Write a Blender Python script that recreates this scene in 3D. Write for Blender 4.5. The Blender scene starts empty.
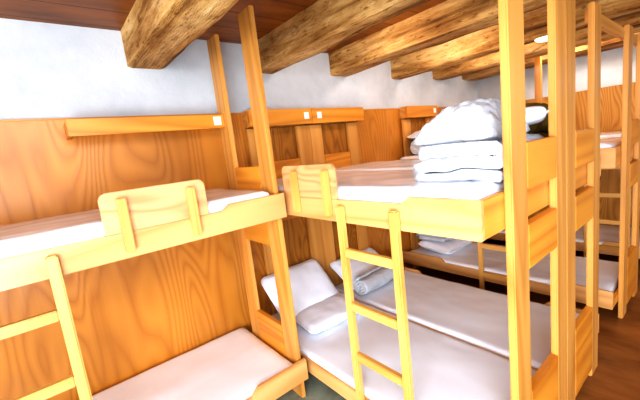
import bpy, bmesh, math, random
from mathutils import Vector, Matrix, noise
random.seed(7)
COL = bpy.context.scene.collection
R = math.radians

# ---------------------------------------------------------------- materials
def new_mat(name):
    m = bpy.data.materials.new(name); m.use_nodes = True
    nt = m.node_tree; b = nt.nodes['Principled BSDF']
    return m, nt, b
def ramp(nt, stops):
    r = nt.nodes.new('ShaderNodeValToRGB'); cr = r.color_ramp
    while len(cr.elements) < len(stops): cr.elements.new(0.5)
    for e, (p, c) in zip(cr.elements, stops):
        e.position = p; e.color = (c[0], c[1], c[2], 1)
    return r
def coords(nt, scale, rand=True):
    tc = nt.nodes.new('ShaderNodeTexCoord')
    mp = nt.nodes.new('ShaderNodeMapping'); mp.inputs['Scale'].default_value = scale
    nt.links.new(tc.outputs['Object'], mp.inputs['Vector'])
    if rand:
        oi = nt.nodes.new('ShaderNodeObjectInfo')
        mu = nt.nodes.new('ShaderNodeMath'); mu.operation = 'MULTIPLY'; mu.inputs[1].default_value = 37.0
        nt.links.new(oi.outputs['Random'], mu.inputs[0])
        cb = nt.nodes.new('ShaderNodeCombineXYZ')
        for k in range(3): nt.links.new(mu.outputs[0], cb.inputs[k])
        nt.links.new(cb.outputs[0], mp.inputs['Location'])
    return mp.outputs['Vector']
def tex_noise(nt, vec, scale, detail=3, rough=.5, dist=0):
    n = nt.nodes.new('ShaderNodeTexNoise')
    n.inputs['Scale'].default_value = scale; n.inputs['Detail'].default_value = detail
    n.inputs['Roughness'].default_value = rough; n.inputs['Distortion'].default_value = dist
    nt.links.new(vec, n.inputs['Vector'])
    return n.outputs['Fac']
def math_node(nt, op, a, b=None):
    m = nt.nodes.new('ShaderNodeMath'); m.operation = op
    for i, v in enumerate((a, b)):
        if v is None: continue
        if isinstance(v, (int, float)): m.inputs[i].default_value = v
        else: nt.links.new(v, m.inputs[i])
    return m.outputs[0]
def mix(nt, fac, a, b, mode='MIX'):
    m = nt.nodes.new('ShaderNodeMix'); m.data_type = 'RGBA'; m.blend_type = mode
    if isinstance(fac, (int, float)): m.inputs[0].default_value = fac
    else: nt.links.new(fac, m.inputs[0])
    for i, v in ((6, a), (7, b)):
        if isinstance(v, tuple): m.inputs[i].default_value = (*v, 1)
        else: nt.links.new(v, m.inputs[i])
    return m.outputs[2]
def grain_wood(name, dark, light, axis='z', freq=14, big=1.6, contrast=1.0, rough=.38, spec=.45, stretch=.16, blotch=.35):
    """veneer / board wood: contour lines of a stretched noise give the flame figure of the grain."""
    m, nt, b = new_mat(name)
    sc = {'x': (stretch, 1, 1), 'y': (1, stretch, 1), 'z': (1, 1, stretch)}[axis]
    v = coords(nt, sc)
    n = tex_noise(nt, v, big, 2, .45, .35)
    f = math_node(nt, 'FRACT', math_node(nt, 'MULTIPLY', n, freq))
    tri = math_node(nt, 'ABSOLUTE', math_node(nt, 'SUBTRACT', f, .5))       # 0..0.5
    tri = math_node(nt, 'MULTIPLY', tri, 2.0)
    tri = math_node(nt, 'POWER', tri, 1.6)
    sc2 = tuple(s * (22 if s == 1 else .9) for s in sc)
    fine = tex_noise(nt, coords(nt, sc2), 6, 3, .6)
    fac = math_node(nt, 'ADD', math_node(nt, 'MULTIPLY', tri, .62), math_node(nt, 'MULTIPLY', fine, .38))
    r = ramp(nt, [(.12, light), (.9, tuple(l + (d - l) * contrast for l, d in zip(light, dark)))])
    nt.links.new(fac, r.inputs[0])
    bl = tex_noise(nt, coords(nt, (1, 1, 1)), 1.3, 2, .5)
    rb = ramp(nt, [(.3, (1 - blotch,) * 3), (.7, (1, 1, 1))]); nt.links.new(bl, rb.inputs[0])
    col = mix(nt, 1.0, r.outputs[0], rb.outputs[0], 'MULTIPLY')
    nt.links.new(col, b.inputs['Base Color'])
    b.inputs['Roughness'].default_value = rough
    b.inputs['Specular IOR Level'].default_value = spec
    bp = nt.nodes.new('ShaderNodeBump'); bp.inputs['Strength'].default_value = .08; bp.inputs['Distance'].default_value = .01
    nt.links.new(fac, bp.inputs['Height']); nt.links.new(bp.outputs[0], b.inputs['Normal'])
    return m

ORL, ORD = (.80, .36, .055), (.50, .165, .016)
PANEL = grain_wood('veneer_panel', (.50, .17, .018), (.74, .31, .048), 'z', 40, 1.8, .75, .33, .5, .16, .35)
PANELB = grain_wood('veneer_panel_side', (.42, .17, .02), (.66, .33, .07), 'z', 22, 2.2, 1, .4, .4, .2, .3)
W = {}
for ax in 'xyz':
    W['post' + ax] = grain_wood('post_wood_' + ax, (.52, .22, .04), (.74, .37, .10), ax, 9, 3.0, .9, .38, .45, .07, .18)
    W['rail' + ax] = grain_wood('rail_wood_' + ax, (.56, .26, .075), (.77, .43, .175), ax, 10, 3.0, .8, .36, .45, .09, .15)
    W['warm' + ax] = grain_wood('warm_wood_' + ax, (.56, .19, .018), (.80, .35, .05), ax, 9, 3.0, .9, .36, .45, .08, .2)
for ax in 'yz': W['pale' + ax] = grain_wood('pale_wood_' + ax, (.56, .27, .06), (.80, .46, .14), ax, 9, 3.0, .8, .36, .45, .09, .15)
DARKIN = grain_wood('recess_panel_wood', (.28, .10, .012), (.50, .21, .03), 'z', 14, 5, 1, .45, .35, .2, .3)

def beam_material():
    m, nt, b = new_mat('hewn_beam_wood')
    v = coords(nt, (1, .09, 1))
    n1 = tex_noise(nt, v, 9, 6, .65, .4)
    n2 = tex_noise(nt, coords(nt, (1, .5, 1)), 3.0, 4, .6, .6)
    n3 = tex_noise(nt, coords(nt, (1, .3, 1)), 34, 4, .7)
    r1 = ramp(nt, [(.32, (.12, .055, .018)), (.43, (.44, .235, .07)), (.53, (.70, .44, .17)), (.72, (.86, .63, .33))])
    nt.links.new(n1, r1.inputs[0])
    r2 = ramp(nt, [(.35, (.55, .42, .30)), (.6, (1, 1, 1))]); nt.links.new(n2, r2.inputs[0])
    r3 = ramp(nt, [(.33, (.50, .38, .25)), (.45, (1, 1, 1))]); nt.links.new(n3, r3.inputs[0])
    c = mix(nt, 1, mix(nt, 1, r1.outputs[0], r2.outputs[0], 'MULTIPLY'), r3.outputs[0], 'MULTIPLY')
    nt.links.new(c, b.inputs['Base Color']); b.inputs['Roughness'].default_value = .8
    b.inputs['Specular IOR Level'].default_value = .25
    h = math_node(nt, 'ADD', n1, math_node(nt, 'MULTIPLY', n3, .5))
    bp = nt.nodes.new('ShaderNodeBump'); bp.inputs['Strength'].default_value = 1.0; bp.inputs['Distance'].default_value = .035
    nt.links.new(h, bp.inputs['Height']); nt.links.new(bp.outputs[0], b.inputs['Normal'])
    return m
BEAM = beam_material()

def ceiling_material():
    m, nt, b = new_mat('stained_ceiling_boards')
    v = coords(nt, (.25, 1, 1), False)
    n = tex_noise(nt, v, 7, 5, .6, .3)
    r = ramp(nt, [(.3, (.15, .042, .006)), (.55, (.30, .095, .012)), (.8, (.42, .15, .02))]); nt.links.new(n, r.inputs[0])
    tc = nt.nodes.new('ShaderNodeTexCoord'); sp = nt.nodes.new('ShaderNodeSeparateXYZ')
    nt.links.new(tc.outputs['Object'], sp.inputs[0])
    f = math_node(nt, 'FRACT', math_node(nt, 'MULTIPLY', sp.outputs['Y'], 4.2))
    g = math_node(nt, 'GREATER_THAN', f, .035)
    c = mix(nt, g, (.05, .015, .004), r.outputs[0])
    nt.links.new(c, b.inputs['Base Color']); b.inputs['Roughness'].default_value = .45
    return m
def plaster_material():
    m, nt, b = new_mat('white_plaster')
    n = tex_noise(nt, coords(nt, (1, 1, 1), False), 2.2, 5, .6)
    r = ramp(nt, [(.3, (.50, .53, .56)), (.7, (.67, .69, .71))]); nt.links.new(n, r.inputs[0])
    nt.links.new(r.outputs[0], b.inputs['Base Color']); b.inputs['Roughness'].default_value = .9
    n2 = tex_noise(nt, coords(nt, (1, 1, 1), False), 26, 4, .6)
    bp = nt.nodes.new('ShaderNodeBump'); bp.inputs['Strength'].default_value = .18; bp.inputs['Distance'].default_value = .02
    nt.links.new(n2, bp.inputs['Height']); nt.links.new(bp.outputs[0], b.inputs['Normal'])
    return m
def floor_material():
    m, nt, b = new_mat('worn_floor')
    v = coords(nt, (1, 1, 1), False)
    n = tex_noise(nt, v, 5, 5, .6, .4)
    ra = ramp(nt, [(.3, (.16, .17, .12)), (.7, (.36, .37, .28))]); nt.links.new(n, ra.inputs[0])
    nb = tex_noise(nt, coords(nt, (1, .3, 1), False), 5, 4, .6, .4)
    rb = ramp(nt, [(.3, (.15, .05, .012)), (.75, (.45, .18, .045))]); nt.links.new(nb, rb.inputs[0])
    tc = nt.nodes.new('ShaderNodeTexCoord'); sp = nt.nodes.new('ShaderNodeSeparateXYZ')
    nt.links.new(tc.outputs['Object'], sp.inputs[0])
    g = math_node(nt, 'GREATER_THAN', sp.outputs['X'], -.07)
    c = mix(nt, g, ra.outputs[0], rb.outputs[0])
    nt.links.new(c, b.inputs['Base Color']); b.inputs['Roughness'].default_value = .42
    return m
def sheet_material(name, col, rough=.33, spec=.5, bump=.25, bscale=5):
    m, nt, b = new_mat(name)
    n = tex_noise(nt, coords(nt, (1, 1, 1)), bscale, 4, .5, .5)
    r = ramp(nt, [(.3, tuple(c * .96 for c in col)), (.7, col)]); nt.links.new(n, r.inputs[0])
    nt.links.new(r.outputs[0], b.inputs['Base Color'])
    b.inputs['Roughness'].default_value = rough; b.inputs['Specular IOR Level'].default_value = spec
    bp = nt.nodes.new('ShaderNodeBump'); bp.inputs['Strength'].default_value = bump; bp.inputs['Distance'].default_value = .02
    nt.links.new(n, bp.inputs['Height']); nt.links.new(bp.outputs[0], b.inputs['Normal'])
    return m
CEIL = ceiling_material(); PLASTER = plaster_material(); FLOOR = floor_material()
SHEET = sheet_material('mattress_cover', (.88, .92, 1.0), .15, .5, .04, 4)
LINEN = sheet_material('white_linen', (.60, .63, .68), .8, .2, 1.0, 13)
COTTON = sheet_material('smooth_cotton', (.84, .87, .95), .75, .2, .12, 6)
GREYLINEN = sheet_material('grey_linen', (.72, .74, .78), .8, .2, .5, 14)
OLIVE = sheet_material('olive_blanket', (.22, .15, .04), .9, .1, .5, 22)
TAG = sheet_material('white_card', (.88, .86, .82), .5, .3, 0)
EMIT, nt, b = new_mat('lamp_glass')
b.inputs['Base Color'].default_value = (.9, .85, .7, 1); b.inputs['Emission Color'].default_value = (1, .85, .55, 1); b.inputs['Emission Strength'].default_value = 3
METAL, nt, b = new_mat('lamp_metal'); b.inputs['Base Color'].default_value = (.5, .45, .35, 1); b.inputs['Metallic'].default_value = .8; b.inputs['Roughness'].default_value = .4
SCREW, nt, b = new_mat('screw_metal'); b.inputs['Base Color'].default_value = (.3, .25, .2, 1); b.inputs['Metallic'].default_value = .9; b.inputs['Roughness'].default_value = .4

# ---------------------------------------------------------------- helpers
def link(name, me, mat, parent=None, smooth=False):
    o = bpy.data.objects.new(name, me); COL.objects.link(o)
    if mat: me.materials.append(mat)
    if parent: o.parent = parent
    if smooth:
        for p in me.polygons: p.use_smooth = True
    return o
def tag(o, label=None, cat=None, group=None, kind=None):
    if label: o['label'] = label
    if cat: o['category'] = cat
    if group: o['group'] = group
    if kind: o['kind'] = kind
    return o
def empty(name, loc, rz=0, label=None, cat=None, group=None):
    o = bpy.data.objects.new(name, None); COL.objects.link(o)
    o.location = loc; o.rotation_euler.z = rz; o.empty_display_size = .1
    return tag(o, label, cat, group)
def from_bm(name, bm, mat, parent=None, smooth=False):
    me = bpy.data.meshes.new(name); bm.normal_update(); bm.to_mesh(me); bm.free()
    return link(name, me, mat, parent, smooth)
def box(name, x0, x1, y0, y1, z0, z1, mat, parent=None, bevel=.004, seg=2):
    """bevelled board; mesh origin at the middle of the board so its grain differs from its neighbours'"""
    x0, x1 = sorted((x0, x1)); y0, y1 = sorted((y0, y1)); z0, z1 = sorted((z0, z1))
    c = Vector(((x0 + x1) / 2, (y0 + y1) / 2, (z0 + z1) / 2))
    bm = bmesh.new(); bmesh.ops.create_cube(bm, size=1)
    for v in bm.verts: v.co = Vector((v.co.x * (x1 - x0), v.co.y * (y1 - y0), v.co.z * (z1 - z0)))
    if bevel:
        bmesh.ops.bevel(bm, geom=bm.edges[:], offset=min(bevel, .3 * min(x1 - x0, y1 - y0, z1 - z0)), segments=seg, affect='EDGES')
    o = from_bm(name, bm, mat, parent); o.location = c
    return o
def prism_yz(name, pts, x0, x1, mat, parent=None, bevel=.003):
    """profile in the y-z plane, extruded along x"""
    cy = sum(p[0] for p in pts) / len(pts); cz = sum(p[1] for p in pts) / len(pts); cx = (x0 + x1) / 2
    h = abs(x1 - x0) / 2
    bm = bmesh.new()
    a = [bm.verts.new((-h, y - cy, z - cz)) for y, z in pts]
    f = bm.faces.new(a)
    r = bmesh.ops.extrude_face_region(bm, geom=[f])
    for v in [g for g in r['geom'] if isinstance(g, bmesh.types.BMVert)]: v.co.x = h
    bmesh.ops.recalc_face_normals(bm, faces=bm.faces[:])
    sharp = [e for e in bm.edges if len(e.link_faces) == 2 and e.calc_face_angle() > 1.2]
    bmesh.ops.bevel(bm, geom=sharp, offset=bevel, segments=2, affect='EDGES')
    o = from_bm(name, bm, mat, parent); o.location = (cx, cy, cz)
    return o
def soft_slab(name, sx, sy, sz, mat, loc, rot=(0, 0, 0), n=(24, 24, 6), round_=.45, puff=0.0, amp=.006, freq=7, seed=0, parent=None, power=4.0, sag=0):
    """superellipsoid-edged cushion / mattress with soft wrinkles"""
    bm = bmesh.new(); bmesh.ops.create_cube(bm, size=2)
    bmesh.ops.subdivide_edges(bm, edges=bm.edges[:], cuts=n[0], use_grid_fill=True)
    off = Vector((seed * 3.1, seed * 1.7, seed * 2.3))
    for v in bm.verts:
        x, y, z = v.co
        # rounded corners in plan and section
        r = min(round_ * sz, .5 * sx, .5 * sy)
        px, py, pz = x * sx / 2, y * sy / 2, z * sz / 2
        cx = max(-sx / 2 + r, min(sx / 2 - r, px)); cy = max(-sy / 2 + r, min(sy / 2 - r, py)); cz = max(-sz / 2 + r, min(sz / 2 - r, pz))
        d = Vector((px - cx, py - cy, pz - cz))
        if d.length > 1e-9:
            p = Vector((cx, cy, cz)) + d.normalized() * r * (d.length / d.length)
        else: p = Vector((px, py, pz))
        if puff:
            k = max(0, 1 - abs(x) ** power) ** .5 * max(0, 1 - abs(y) ** power) ** .5
            p.z *= (1 - puff) + puff * k
        nz = noise.noise(p * freq + off) * amp + noise.noise(p * freq * 2.7 + off) * amp * .4
        dirn = p.normalized() if p.length else Vector((0, 0, 1))
        p += Vector((dirn.x * .5, dirn.y * .5, 1 if z > 0 else -.3)) * nz
        v.co = p
    o = from_bm(name, bm, mat, parent, True); o.location = loc; o.rotation_euler = rot
    return o
def plane_pts(name, pts, mat, kind=None):
    me = bpy.data.meshes.new(name); me.from_pydata(pts, [], [tuple(range(len(pts)))]); me.update()
    o = link(name, me, mat)
    if kind: o['kind'] = kind
    return o
def solid(name, x0, x1, y0, y1, z0, z1, mat, bevel=0):
    o = box(name, x0, x1, y0, y1, z0, z1, mat, None, bevel); o['kind'] = 'structure'; return o

# ---------------------------------------------------------------- the room
YW, XR, ZC = -.13, 5.18, 2.46
solid('wall_back', -2.6, XR + .2, YW, YW + .2, -.1, ZC + .3, PLASTER)
solid('wall_right', XR, XR + .2, -5.2, YW, -.1, ZC + .3, PLASTER)
solid('floor', -2.6, XR + .2, -5.2, YW + .2, -.1, 0, FLOOR)
solid('ceiling', -2.6, XR + .2, -5.2, YW + .2, ZC, ZC + .1, CEIL)
pnl = solid('trim_1', -2.0, XR, YW - .02, YW, 0, 1.926, PANEL)
solid('trim_2', XR - .02, XR, -4.2, YW - .02, 0, 1.90, PANELB)
solid('trim_3', -2.0, XR - .02, YW - .026, YW, 1.921, 1.931, W['warmx'], .002)

# ceiling beams, hewn: running from the back wall out over the room
def beam(x0, x1, zb, seed, label):
    y0, y1 = YW, -4.6
    nx, nz, ny = 8, 7, 110
    h = ZC - zb; w = x1 - x0
    bm = bmesh.new(); rings = []
    per = [(i / nx, 0) for i in range(nx)] + [(1, i / nz) for i in range(nz)] + [(1 - i / nx, 1) for i in range(nx)] + [(0, 1 - i / nz) for i in range(nz)]
    for j in range(ny + 1):
        t = j / ny; y = y0 + (y1 - y0) * t
        ring = []
        for a, c in per:
            X = x0 + w * a; Z = zb + h * c
            # worn lower arrises
            e = min(a, 1 - a) * w
            if c < .15 and e < .02: Z += (.02 - e) * .5
            d = Vector((a - .5, 0, c - .5))
            p = Vector((X * 1.0, y * .35, Z))
            nn = noise.noise(Vector((X * 9, y * 2.2 + seed * 5, Z * 9))) * .010 + noise.noise(Vector((X * 3, y * .8 + seed * 9, Z * 3))) * .012
            nn += noise.noise(Vector((X * 26, y * 7 + seed * 5, Z * 26))) * .004
            k = 0 if c > .98 else 1
            k *= min(1, t * 14 + .25)
            ring.append(bm.verts.new((X + (1 if a > .5 else -1) * nn * k * (1 if c > 0 or a in (0, 1) else .3), y, Z - (nn * k if c < .5 else 0))))
        rings.append(ring)
    m_ = len(per)
    for j in range(ny):
        for i in range(m_):
            bm.faces.new((rings[j][i], rings[j][(i + 1) % m_], rings[j + 1][(i + 1) % m_], rings[j + 1][i]))
    bm.faces.new(rings[0]); bm.faces.new(rings[-1])
    bmesh.ops.recalc_face_normals(bm, faces=bm.faces[:])
    c = Vector(((x0 + x1) / 2, y0, zb))
    for v in bm.verts: v.co -= c
    o = from_bm('ceiling_beam', bm, BEAM); o.location = c
    tag(o, label, 'beam', 'hewn ceiling beams')
beam(.512, .735, 2.235, 1, 'thick rough-hewn beam nearest the left, above the bunk with the long ledge')
beam(1.43, 1.632, 2.247, 2, 'rough-hewn beam just right of the tall bunk posts, second from left')
beam(2.26, 2.495, 2.255, 3, 'rough-hewn beam above the head of the twin bunks, third from left')
beam(3.18, 3.37, 2.255, 4, 'weathered beam with dark knots, fourth from left')
beam(4.01, 4.27, 2.278, 5, 'far beam ending above the pile of duvets, fifth from left')
beam(4.75, 5.14, 2.295, 6, 'farthest beam, in the corner against the right wall')

# ---------------------------------------------------------------- bunk beds
HF, FW, PW, PT = .0, .6166, .1425, .0305       # frame width, post width, post thickness
BOARDS = ((1.341, 1.522), (1.0145, 1.199), (.06, .465))
ZR0, ZR1, ZRL = 1.2095, 1.3549, 1.3253
LOW = (.14, .28, .238)
def end_frame(root, y0, y1, xo, top, sx, names=('post', 'end_board'), flush='out'):
    """two flat posts and three boards; xo is the near side of the frame, sx = +1/-1 the direction across the bed"""
    a, b_ = xo, xo + sx * FW
    box('post', a, a + sx * PW, y0, y1, 0, top, W['postz'], root, .005)
    box('post', b_, b_ - sx * PW, y0, y1, 0, top, W['postz'], root, .005)
    for z0, z1 in BOARDS:
        box('end_board', a + sx * PW, b_ - sx * PW, y0 + .003, y1 - .001, z0, z1, W['warmx'], root, .003)
def rail_profile(L, yend, z0, z1, zl, notch_at, low_to):
    # y runs from 0 (head) to -yend (foot)
    return [(0, z0), (-yend, z0), (-yend, z1), (-notch_at, z1), (-notch_at + .045, zl), (-low_to, zl), (-low_to + .045, z1) if low_to > .05 else (-low_to + .001, zl + .0005), (0, z1)]
def bunk(loc, rz, label, sx=1, L=1.92, Wd=.796, foff=.18, foot_top=2.18, rail_ext=0.0, notch=1.63, guard=None, battens=(), headtop=True, ledge=True, low_to=.30, lower=True, tagpos=None, head=True, railw='raily'):
    root = empty('bunk_bed', loc, rz, label, 'bunk bed', 'wooden bunk beds')
    T = .024
    for (z0, z1, zl) in ((ZR0, ZR1, ZRL), (LOW[0], LOW[1], LOW[2])):
        up = z0 > 1
        prism_yz('side_rail', rail_profile(L, L + rail_ext, z0, z1, zl, notch, low_to if up else .55), 0, sx * T, W[railw], root)
        box('side_rail', sx * (Wd - T), sx * Wd, 0, -L, z0, zl, W['raily'], root)
        box('box_end', sx * T, sx * (Wd - T), -L + .001, -L + T, z0, z1 - (.002 if up else .07), W['warmx'], root)
        box('box_end', sx * T, sx * (Wd - T), -.001, -T, z0, z1 - (.02 if up else .07), W['warmx'], root)
        box('slat_base', sx * T, sx * (Wd - T), -T, -L + T, z0 + .01, z0 + .03, W['raily'], root)
    end_frame(root, -L, -L - PT, sx * foff, foot_top, sx)
    if head:
        end_frame(root, PT * .02, -PT, sx * foff, 1.80, sx)
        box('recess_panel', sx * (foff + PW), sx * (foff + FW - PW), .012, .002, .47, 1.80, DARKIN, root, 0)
    if ledge:
        a, b_ = sx * (foff + .001), sx * (foff + FW + (-.001 if Wd - foff - FW < .02 else .04))
        if sx < 0: a, b_ = sx * (foff - .045), sx * (foff + FW - .001)
        lg = box('head_ledge', a, b_, -.058, -.090, 1.808, 1.937, W['warmx'], root, .004)
        box('ledge_end', a, a + sx * .022, .018, -.0575, 1.808, 1.937, W['postx'], root)
        box('ledge_end', b_ - sx * .022, b_, .018, -.0575, 1.808, 1.937, W['postx'], root)
        box('ledge_top', a + sx * .022, b_ - sx * .022, .018, -.0575, 1.905, 1.925, W['warmx'], root)
        tx = tagpos
        t = box('number_card', tx - .026, tx + .026, -.090, -.092, 1.85, 1.906, TAG, root, .0005)
    if guard:
        g0, g1 = guard
        pts = []
        r = .035
        za, zb = ZRL + .001, 1.507
        pts += [(g0, za)]
        for k in range(7):
            an = math.pi / 2 * k / 6; pts.append((g0 - r + r * math.cos(an), zb - r + r * math.sin(an)))
        for k in range(7):
            an = math.pi / 2 + math.pi / 2 * k / 6; pts.append((g1 + r + r * math.cos(an), zb - r + r * math.sin(an)))
        pts += [(g1, za)]
        gb = prism_yz('guard_board', pts, sx * .001, sx * (T - .002), W['guard'], root, .002)
        for gy in battens:
            bt = box('guard_batten', 0, 0 - sx * .034, gy + .019, gy - .019, 1.243, 1.477, W['palez'], root, .004)
            bt.parent = gb; bt.location -= gb.location
    return root
W['guard'] = grain_wood('guard_board_wood', (.46, .22, .08), (.76, .43, .20), 'y', 14, 3.2, .8, .36, .45, .3, .12)
def ladder(loc, rz, width, label, sx=1, top=1.30):
    root = empty('bunk_ladder', loc, rz, label, 'ladder', 'bunk ladders')
    for y in (0, -width + .04):
        box('stile', -.036 * sx, -.001 * sx, y, y - .04, 0, top, W['palez'], root, .006)
    for z in (1.065, .78, .50, .22):
        box('rung', -.034 * sx, -.004 * sx, -.04, -width + .04, z - .022, z + .022, W['paley'], root, .004)
    return root

# bunk along the back wall: its head is to the left, its foot to the right
B1X = .995 - 1.92
bunk((B1X, -.95, 0), R(90), 'bunk bed standing lengthways against the back wall, its posts reaching the ceiling', 1, foff=.035,
     foot_top=2.40, rail_ext=.045, notch=1.62, guard=(-(.125 - B1X), -(.58 - B1X)), battens=(-(.205 - B1X), -(.500 - B1X)), ledge=False, Wd=.80)
# long ledge above that bunk
lg = empty('wall_ledge', (.55, YW - .02, 1.85), 0, 'long orange wooden ledge with a white card, on the panelling above the long bunk', 'ledge')
box('front_board', .113 - .55, .9935 - .55, -.215, -.24, 1.803 - 1.85, 1.892 - 1.85, W['warmx'], lg, .004)
box('shelf_board', .135 - .55, .971 - .55, 0, -.215, 1.845 - 1.85, 1.863 - 1.85, W['warmx'], lg, .002)
box('bracket', .113 - .55, .135 - .55, 0, -.215, 1.806 - 1.85, 1.889 - 1.85, W['warmy'], lg, .002)
box('bracket', .971 - .55, .9935 - .55, 0, -.215, 1.806 - 1.85, 1.889 - 1.85, W['warmy'], lg, .002)
box('number_card', .918 - .55, .970 - .55, -.24, -.242, 1.822 - 1.85, 1.878 - 1.85, TAG, lg, .0005)
ladder((-.402, -.95, 0), R(90), .357, 'ladder at the left edge, hooked on the long bunk beside its guard board')

# twin bunks, heads against the back wall
YH = -.17
bunk((1.076, YH, 0), 0, 'left bunk of the twin pair, with guard board, and duvets piled on its top bed', 1, guard=(-.723, -1.19), battens=(-.868, -1.142), notch=1.63, tagpos=.735, low_to=.9)
bunk((2.670, YH, 0), 0, 'right bunk of the twin pair, behind the one with the duvet pile', -1, notch=1.63, tagpos=-.715, low_to=.9)
ladder((1.076, -1.385, 0), 0, .37, 'ladder in the middle, leaning on the bunk with the duvet pile')
# third bunk, past the narrow gap
bunk((3.06, YH, 0), 0, 'bunk bed beyond the narrow gap, headboard ledge holding a grey pillow below', 1, guard=None, notch=1.63, tagpos=.74, low_to=.55)
ladder((3.06, -1.10, 0), 0, .37, 'ladder on the third bunk, seen under the raised bed of the twin pair')
bunk((4.36, YH, 0), 0, 'farthest bunk bed, standing along the right wall', 1, guard=None, notch=1.63, ledge=False, tagpos=0, low_to=.55)
ladder((4.36, -1.62, 0), 0, .37, 'ladder on the farthest bunk, glimpsed between the posts at the right')
sp = box('support_post', 4.40, 4.46, -1.15, -1.21, 1.30, 2.30, W['postz'])
tag(sp, 'short slim wooden post rising behind the duvet pile, near the round lamp', 'post')
tr = box('tie_rail', 2.42, 4.9, -2.095, -2.06, 2.10, 2.165, W['postx'])
tag(tr, 'horizontal wooden rail joining the tops of the bunk posts at the upper right', 'rail')

# ---------------------------------------------------------------- mattresses
def mattress(x0, x1, y0, y1, z0, z1, label, seed):
    o = soft_slab('mattress', abs(x1 - x0), abs(y1 - y0), z1 - z0, SHEET, ((x0 + x1) / 2, (y0 + y1) / 2, (z0 + z1) / 2), n=(40, 1, 1), round_=.3, amp=.005, freq=5, seed=seed)
    tag(o, label, 'mattress', 'white mattresses')
    return o
ZU, ZL = 1.385, .262
mattress(B1X + .03, .978, -.922, -.18, 1.242, ZU, 'white mattress on the top bed of the bunk along the back wall', 1)
mattress(B1X + .03, .978, -.922, -.18, .172, ZL, 'white mattress on the lower bed of the bunk along the back wall', 2)
for (xa, nm, s) in ((1.076, 'left bunk of the twin pair', 3), (1.872, 'right bunk of the twin pair', 5), (3.06, 'bunk beyond the narrow gap', 7), (4.36, 'farthest bunk at the right wall', 9)):
    mattress(xa + .028, xa + .768, YH - .03, YH - 1.89, 1.242, ZU, 'white mattress on the top bed of the ' + nm, s)
    mattress(xa + .016, xa + .784, YH - .03, YH - 1.89, .172, ZL, 'white mattress on the lower bed of the ' + nm, s + 1)

# ---------------------------------------------------------------- bedding
def pillow(x, y, z, sx, sy, sz, rot, label, seed, mat=None, group='pillows'):
    o = soft_slab('pillow', sx, sy, sz, mat or COTTON, (x, y, z), rot, n=(26, 1, 1), round_=.42, puff=.75, amp=.010, freq=6, seed=seed, power=2.6)
    tag(o, label, 'pillow', group)
    return o
def folded_duvet(loc, w, d, layers, th, rz, label, seed, mat=None, name='duvet'):
    """a long quilt folded back and forth: S-shaped section swept along x, with deep wrinkles; ends plump"""
    # centre line of the folds in y-z
    bm = bmesh.new()
    path = []
    r = th / 2
    for k in range(layers):
        z = k * th * 1.02
        ys = [-d / 2 + r + (d - 2 * r) * t / 14 for t in range(15)]
        if k % 2: ys.reverse()
        path += [(y, z) for y in ys]
        if k < layers - 1:
            s = 1 if k % 2 == 0 else -1
            for a in (-50, -15, 15, 50):
                path.append((s * (d / 2 - r) + s * math.cos(R(a)) * r * 1.0, z + th * .51 + math.sin(R(a)) * r * .9))
    n = len(path)
    # offset both sides to get a closed profile
    half = th * .485
    prof = []
    def nrm(i):
        a = path[max(0, i - 1)]; c = path[min(n - 1, i + 1)]
        dx, dz = c[0] - a[0], c[1] - a[1]; l = math.hypot(dx, dz) or 1
        return (-dz / l, dx / l)
    up = [(path[i][0] + nrm(i)[0] * half, path[i][1] + nrm(i)[1] * half) for i in range(n)]
    dn = [(path[i][0] - nrm(i)[0] * half, path[i][1] - nrm(i)[1] * half) for i in range(n)]
    # rounded starts/ends
    def cap(i, s):
        cx, cz = path[i]; nx_, nz_ = nrm(i); tx, tz = nz_ * s, -nx_ * s
        return [(cx + (nx_ * math.cos(a) + tx * math.sin(a)) * half, cz + (nz_ * math.cos(a) + tz * math.sin(a)) * half) for a in (R(30), R(60), R(90), R(120), R(150))]
    prof = up + cap(n - 1, 1) + dn[::-1] + [p for p in reversed(cap(0, -1))]
    nx = 34; rings = []
    off = Vector((seed * 4.3, seed * 2.1, seed))
    cz = (layers - 1) * th / 2
    for j in range(nx + 1):
        t = j / nx; x = -w / 2 + w * t
        e = min(t, 1 - t) * nx
        sq = {0: .80, 1: .93, 2: .98}.get(int(round(e)), 1)
        ring = []
        for (y, z) in prof:
            p = Vector((x, y, z))
            a = noise.noise(p * 6 + off); c = noise.noise(Vector((x * 13, y * 13, z * 30)) + off)
            f1 = abs(noise.noise(Vector((x * 9 + z * 12, y * 7, z * 16)) + off)); yy = y + a * .016 + c * .008 - (.022 * f1 if y < 0 else -.01 * f1)
            zz = z + (noise.noise(Vector((x * 4, y * 3, z * 4)) + off) * .02) * min(1, (z + th) / (2 * th)) + c * .010 - f1 * .014
            xx = x + noise.noise(Vector((y * 5, z * 22, seed))) * .022
            zc = round(z / th) * th if layers > 1 else 0
            zz = zc + (zz - zc) * sq
            zz = max(zz, -half * 1.0 + .0)
            ring.append(bm.verts.new((xx, yy, zz + half)))
        rings.append(ring)
    m_ = len(prof)
    for j in range(nx):
        for i in range(m_):
            bm.faces.new((rings[j][i], rings[j][(i + 1) % m_], rings[j + 1][(i + 1) % m_], rings[j + 1][i]))
    # ends: a strip between the two sides of the quilt, and a small polygon at each fold tip
    for ring in (rings[0], rings[-1]):
        dnv = ring[n + 5:2 * n + 5][::-1]
        for i in range(n - 1): bm.faces.new((ring[i], ring[i + 1], dnv[i + 1], dnv[i]))
        bm.faces.new(ring[n - 1:n + 6]); bm.faces.new(ring[2 * n + 4:] + [ring[0]])
    bmesh.ops.recalc_face_normals(bm, faces=bm.faces[:])
    o = from_bm(name, bm, mat or LINEN, None, True); o.location = loc; o.rotation_euler.z = rz
    tag(o, label, 'duvet')
    return o
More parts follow.
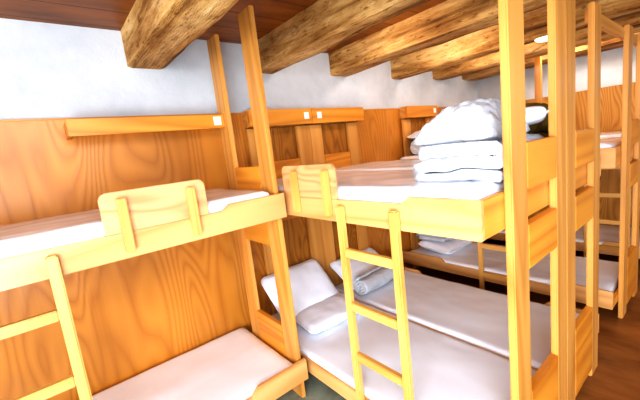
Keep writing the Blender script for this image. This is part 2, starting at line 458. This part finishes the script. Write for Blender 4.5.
def rolled(loc, length, rad, rot, label, seed, mat=None, name='rolled_duvet'):
    """spiral roll; axis along local x"""
    bm = bmesh.new()
    turns = 3.2; N = 90; th = rad / turns * .52
    prof_o = []; prof_i = []
    for i in range(N + 1):
        t = i / N; a = t * turns * 2 * math.pi; rr = rad * (.12 + .88 * t)
        prof_o.append((rr * math.cos(a), rr * math.sin(a))); ri = max(rr - th * 1.5, .002)
        prof_i.append((ri * math.cos(a), ri * math.sin(a)))
    prof = prof_o + prof_i[::-1]; nx = 22; rings = []
    for j in range(nx + 1):
        x = -length / 2 + length * j / nx
        e = min(j, nx - j); s = {0: .93, 1: .98}.get(e, 1)
        rings.append([bm.verts.new((x + (noise.noise(Vector((y * 30, z * 30, seed))) * .015 if e == 0 else 0), (y + noise.noise(Vector((x * 8, y * 12, z * 12 + seed))) * .010) * s, (z + noise.noise(Vector((x * 7, y * 12 + 5, z * 12 + seed))) * .010) * s)) for y, z in prof])
    m_ = len(prof)
    for j in range(nx):
        for i in range(m_):
            bm.faces.new((rings[j][i], rings[j][(i + 1) % m_], rings[j + 1][(i + 1) % m_], rings[j + 1][i]))
    for ring in (rings[0], rings[-1]):
        for i in range(N):
            bm.faces.new((ring[i], ring[i + 1], ring[m_ - 2 - i], ring[m_ - 1 - i]))
    bmesh.ops.recalc_face_normals(bm, faces=bm.faces[:])
    o = from_bm(name, bm, mat or LINEN, None, True); o.location = loc; o.rotation_euler = rot
    tag(o, label, 'duvet')
    return o
def heap(loc, pts_fn, label, seed, nx=60, ny=50, mat=None):
    """crumpled quilt mound: height field with a rounded under edge"""
    bm = bmesh.new(); grid = []
    for i in range(nx + 1):
        row = []
        for j in range(ny + 1):
            row.append(bm.verts.new(pts_fn(i / nx, j / ny, 1)))
        grid.append(row)
    gb = []
    for i in range(nx + 1):
        row = []
        for j in range(ny + 1):
            if i in (0, nx) or j in (0, ny): row.append(grid[i][j])
            else: row.append(bm.verts.new(pts_fn(i / nx, j / ny, -1)))
        gb.append(row)
    for i in range(nx):
        for j in range(ny):
            bm.faces.new((grid[i][j], grid[i + 1][j], grid[i + 1][j + 1], grid[i][j + 1]))
            if len({gb[i][j], gb[i + 1][j], gb[i + 1][j + 1], gb[i][j + 1]}) == 4:
                try: bm.faces.new((gb[i][j + 1], gb[i + 1][j + 1], gb[i + 1][j], gb[i][j]))
                except ValueError: pass
    bmesh.ops.recalc_face_normals(bm, faces=bm.faces[:])
    o = from_bm('duvet', bm, mat or LINEN, None, True); o.location = loc
    tag(o, label, 'duvet')
    return o

# pile on the top bed of the left twin bunk
folded_duvet((1.575, -1.86, ZU - .003), .56, .36, 3, .053, R(4), 'white folded duvet at the bottom of the pile on the top bed', 2)
def mound(u, v, s):
    x = -.22 + .42 * u; y = .20 - .36 * v
    e = max(0, (1 - abs(2 * u - 1) ** 3) * (1 - abs(2 * v - 1) ** 3)) ** .5
    if s > 0:
        hgt = (.05 + .105 * math.sin(math.pi * min(1, .05 + v * .62)) * (1 - .1 * u)) * e
        n = noise.noise(Vector((u * 3, v * 3, 3.3))) * .020 + abs(noise.noise(Vector((u * 5 + v * 3, v * 4 - u * 3, 1.3)))) * .030 + abs(noise.noise(Vector((u * 11 - v * 6, v * 8, 2)))) * .030 + abs(noise.noise(Vector((u * 24 + v * 9, v * 15, 6)))) * .010
        z = .02 + hgt + n * e
    else:
        z = .02 - .035 * e
    x += noise.noise(Vector((v * 3, u * 2, 9))) * .03; y += noise.noise(Vector((u * 3, v * 2, 4))) * .03
    return (x, y, z)
heap((1.56, -1.85, ZU + .155), mound, 'puffy crumpled white duvet heaped on top of the folded one', 3)
pillow(1.78, -1.95, ZU + .235, .26, .24, .08, (R(-4), R(4), R(20)), 'small white pillow pushed against the end posts behind the duvet pile', 4)
folded_duvet((2.17, -1.74, ZU - .003), .46, .42, 6, .050, R(0), 'olive brown blanket folded on the top bed of the right twin bunk', 6, OLIVE, 'folded_blanket')

# lower beds of the twin pair
pillow(1.46, -.37, ZL + .185, .60, .44, .12, (R(44), 0, R(2)), 'white pillow propped against the lower headboard of the left twin bed', 11)
pillow(1.50, -.64, ZL + .05, .54, .36, .10, (R(2), 0, R(-4)), 'flat white pillow lying in front of the propped one', 12)
pillow(2.22, -.34, ZL + .125, .60, .38, .14, (R(32), 0, R(0)), 'white pillow with arched top leaning on the lower headboard of the right twin bed', 13)
rolled((2.20, -.58, ZL + .09), .58, .09, (0, 0, R(4)), 'rolled white duvet lying before the arched pillow on the lower right twin bed', 1)
# third bunk
pillow(3.50, -.38, ZU + .225, .52, .34, .09, (R(6), R(-8), R(0)), 'grey pillow resting on the roll under the headboard ledge of the third bunk', 14, GREYLINEN)
rolled((3.46, -.36, ZU + .085), .50, .088, (0, 0, R(2)), 'rolled grey duvet on the top bed of the third bunk', 2, GREYLINEN)
pillow(3.46, -.50, ZL + .065, .56, .42, .13, (R(8), 0, 0), 'white pillow on the lower bed of the third bunk', 15)
folded_duvet((3.46, -.46, ZL + .135), .46, .34, 2, .05, 0, 'white folded duvet on the pillow of the third bunk lower bed', 8)

# ceiling lamp
lp = empty('ceiling_lamp', (3.285, -1.60, 2.262), 0, 'small round lit lamp on the underside of a beam, seen between the tall posts', 'lamp')
for nm, r0, z0, z1, mt in (('lamp_base', .075, 0, -.012, METAL), ('lamp_shade', .068, -.010, -.034, EMIT)):
    bm = bmesh.new(); rings = []
    prof = [(r0 * math.cos(R(a)), z0 + (z1 - z0) * math.sin(R(a))) for a in (0, 20, 40, 60, 80)]
    for rr, zz in prof: rings.append([bm.verts.new((rr * math.cos(2 * math.pi * k / 32), rr * math.sin(2 * math.pi * k / 32), zz)) for k in range(32)])
    for a in range(len(rings) - 1):
        for k in range(32): bm.faces.new((rings[a][k], rings[a][(k + 1) % 32], rings[a + 1][(k + 1) % 32], rings[a + 1][k]))
    bm.faces.new(rings[-1]); bm.faces.new(rings[0][::-1])
    bmesh.ops.recalc_face_normals(bm, faces=bm.faces[:])
    from_bm(nm, bm, mt, lp, True)

# ---------------------------------------------------------------- light
def area(loc, target, size, sizey, power, col):
    l = bpy.data.lights.new('area', 'AREA'); l.shape = 'RECTANGLE'; l.size = size; l.size_y = sizey; l.energy = power; l.color = col
    o = bpy.data.objects.new('area_light', l); COL.objects.link(o); o.location = loc
    o.rotation_euler = (Vector(target) - Vector(loc)).to_track_quat('-Z', 'Y').to_euler()
    return o
area((-1.9, -4.0, 1.45), (1.6, -1.2, .7), 1.7, 2.0, 34, (.92, .96, 1.0))
area((.1, -2.9, 2.42), (1.3, -1.3, .2), 1.7, .9, 58, (.80, .89, 1.0))  # added overhead fill to brighten the sheets, not a fixture of the room
area((-.7, -3.0, .95), (1.6, -1.2, .25), 1.2, .8, 46, (.80, .89, 1.0))  # added low fill that lifts the shadows around the lower beds
sl = bpy.data.lights.new('daylight', 'SUN'); sl.energy = 1.35; sl.angle = R(50); sl.color = (1.0, .98, .95)
so = bpy.data.objects.new('daylight', sl); COL.objects.link(so); so.location = (-2, -6, 2)
so.rotation_euler = Vector((.94, .24, -.14)).to_track_quat('-Z', 'Y').to_euler()
for px_, py_, pw in ((1.80, -1.0, 6), (2.66, -1.0, 9), (3.50, -1.0, 9), (4.52, -1.5, 12)):  # added fill points, hidden between the beams to brighten the walls; no lamps there
    pl = bpy.data.lights.new('bay_fill', 'POINT'); pl.energy = pw; pl.shadow_soft_size = .04; pl.color = (1, .95, .88)
    po = bpy.data.objects.new('bay_fill', pl); COL.objects.link(po); po.location = (px_, py_, 2.39)
w = bpy.data.worlds.new('world'); bpy.context.scene.world = w; w.use_nodes = True
w.node_tree.nodes['Background'].inputs[0].default_value = (.82, .90, 1.0, 1)
w.node_tree.nodes['Background'].inputs[1].default_value = 1.2

# ---------------------------------------------------------------- camera
cam = bpy.data.cameras.new('camera'); co = bpy.data.objects.new('camera', cam); COL.objects.link(co)
cr, cu, cf = Vector((.7664330, -.6319184, -.1151505)), Vector((.1853143, .0458897, .9816072)), Vector((.6150115, .7736752, -.1522749))
M = Matrix(((cr.x, cu.x, -cf.x, -.0301517), (cr.y, cu.y, -cf.y, -2.6254185), (cr.z, cu.z, -cf.z, 1.5918422), (0, 0, 0, 1)))
co.matrix_world = M
cam.sensor_width = 36; cam.lens = 337.678 / 640 * 36; cam.clip_start = .02
sc = bpy.context.scene; sc.camera = co
sc.view_settings.view_transform = 'Standard'; sc.view_settings.look = 'High Contrast'; sc.view_settings.exposure = .24; sc.view_settings.gamma = 1.0
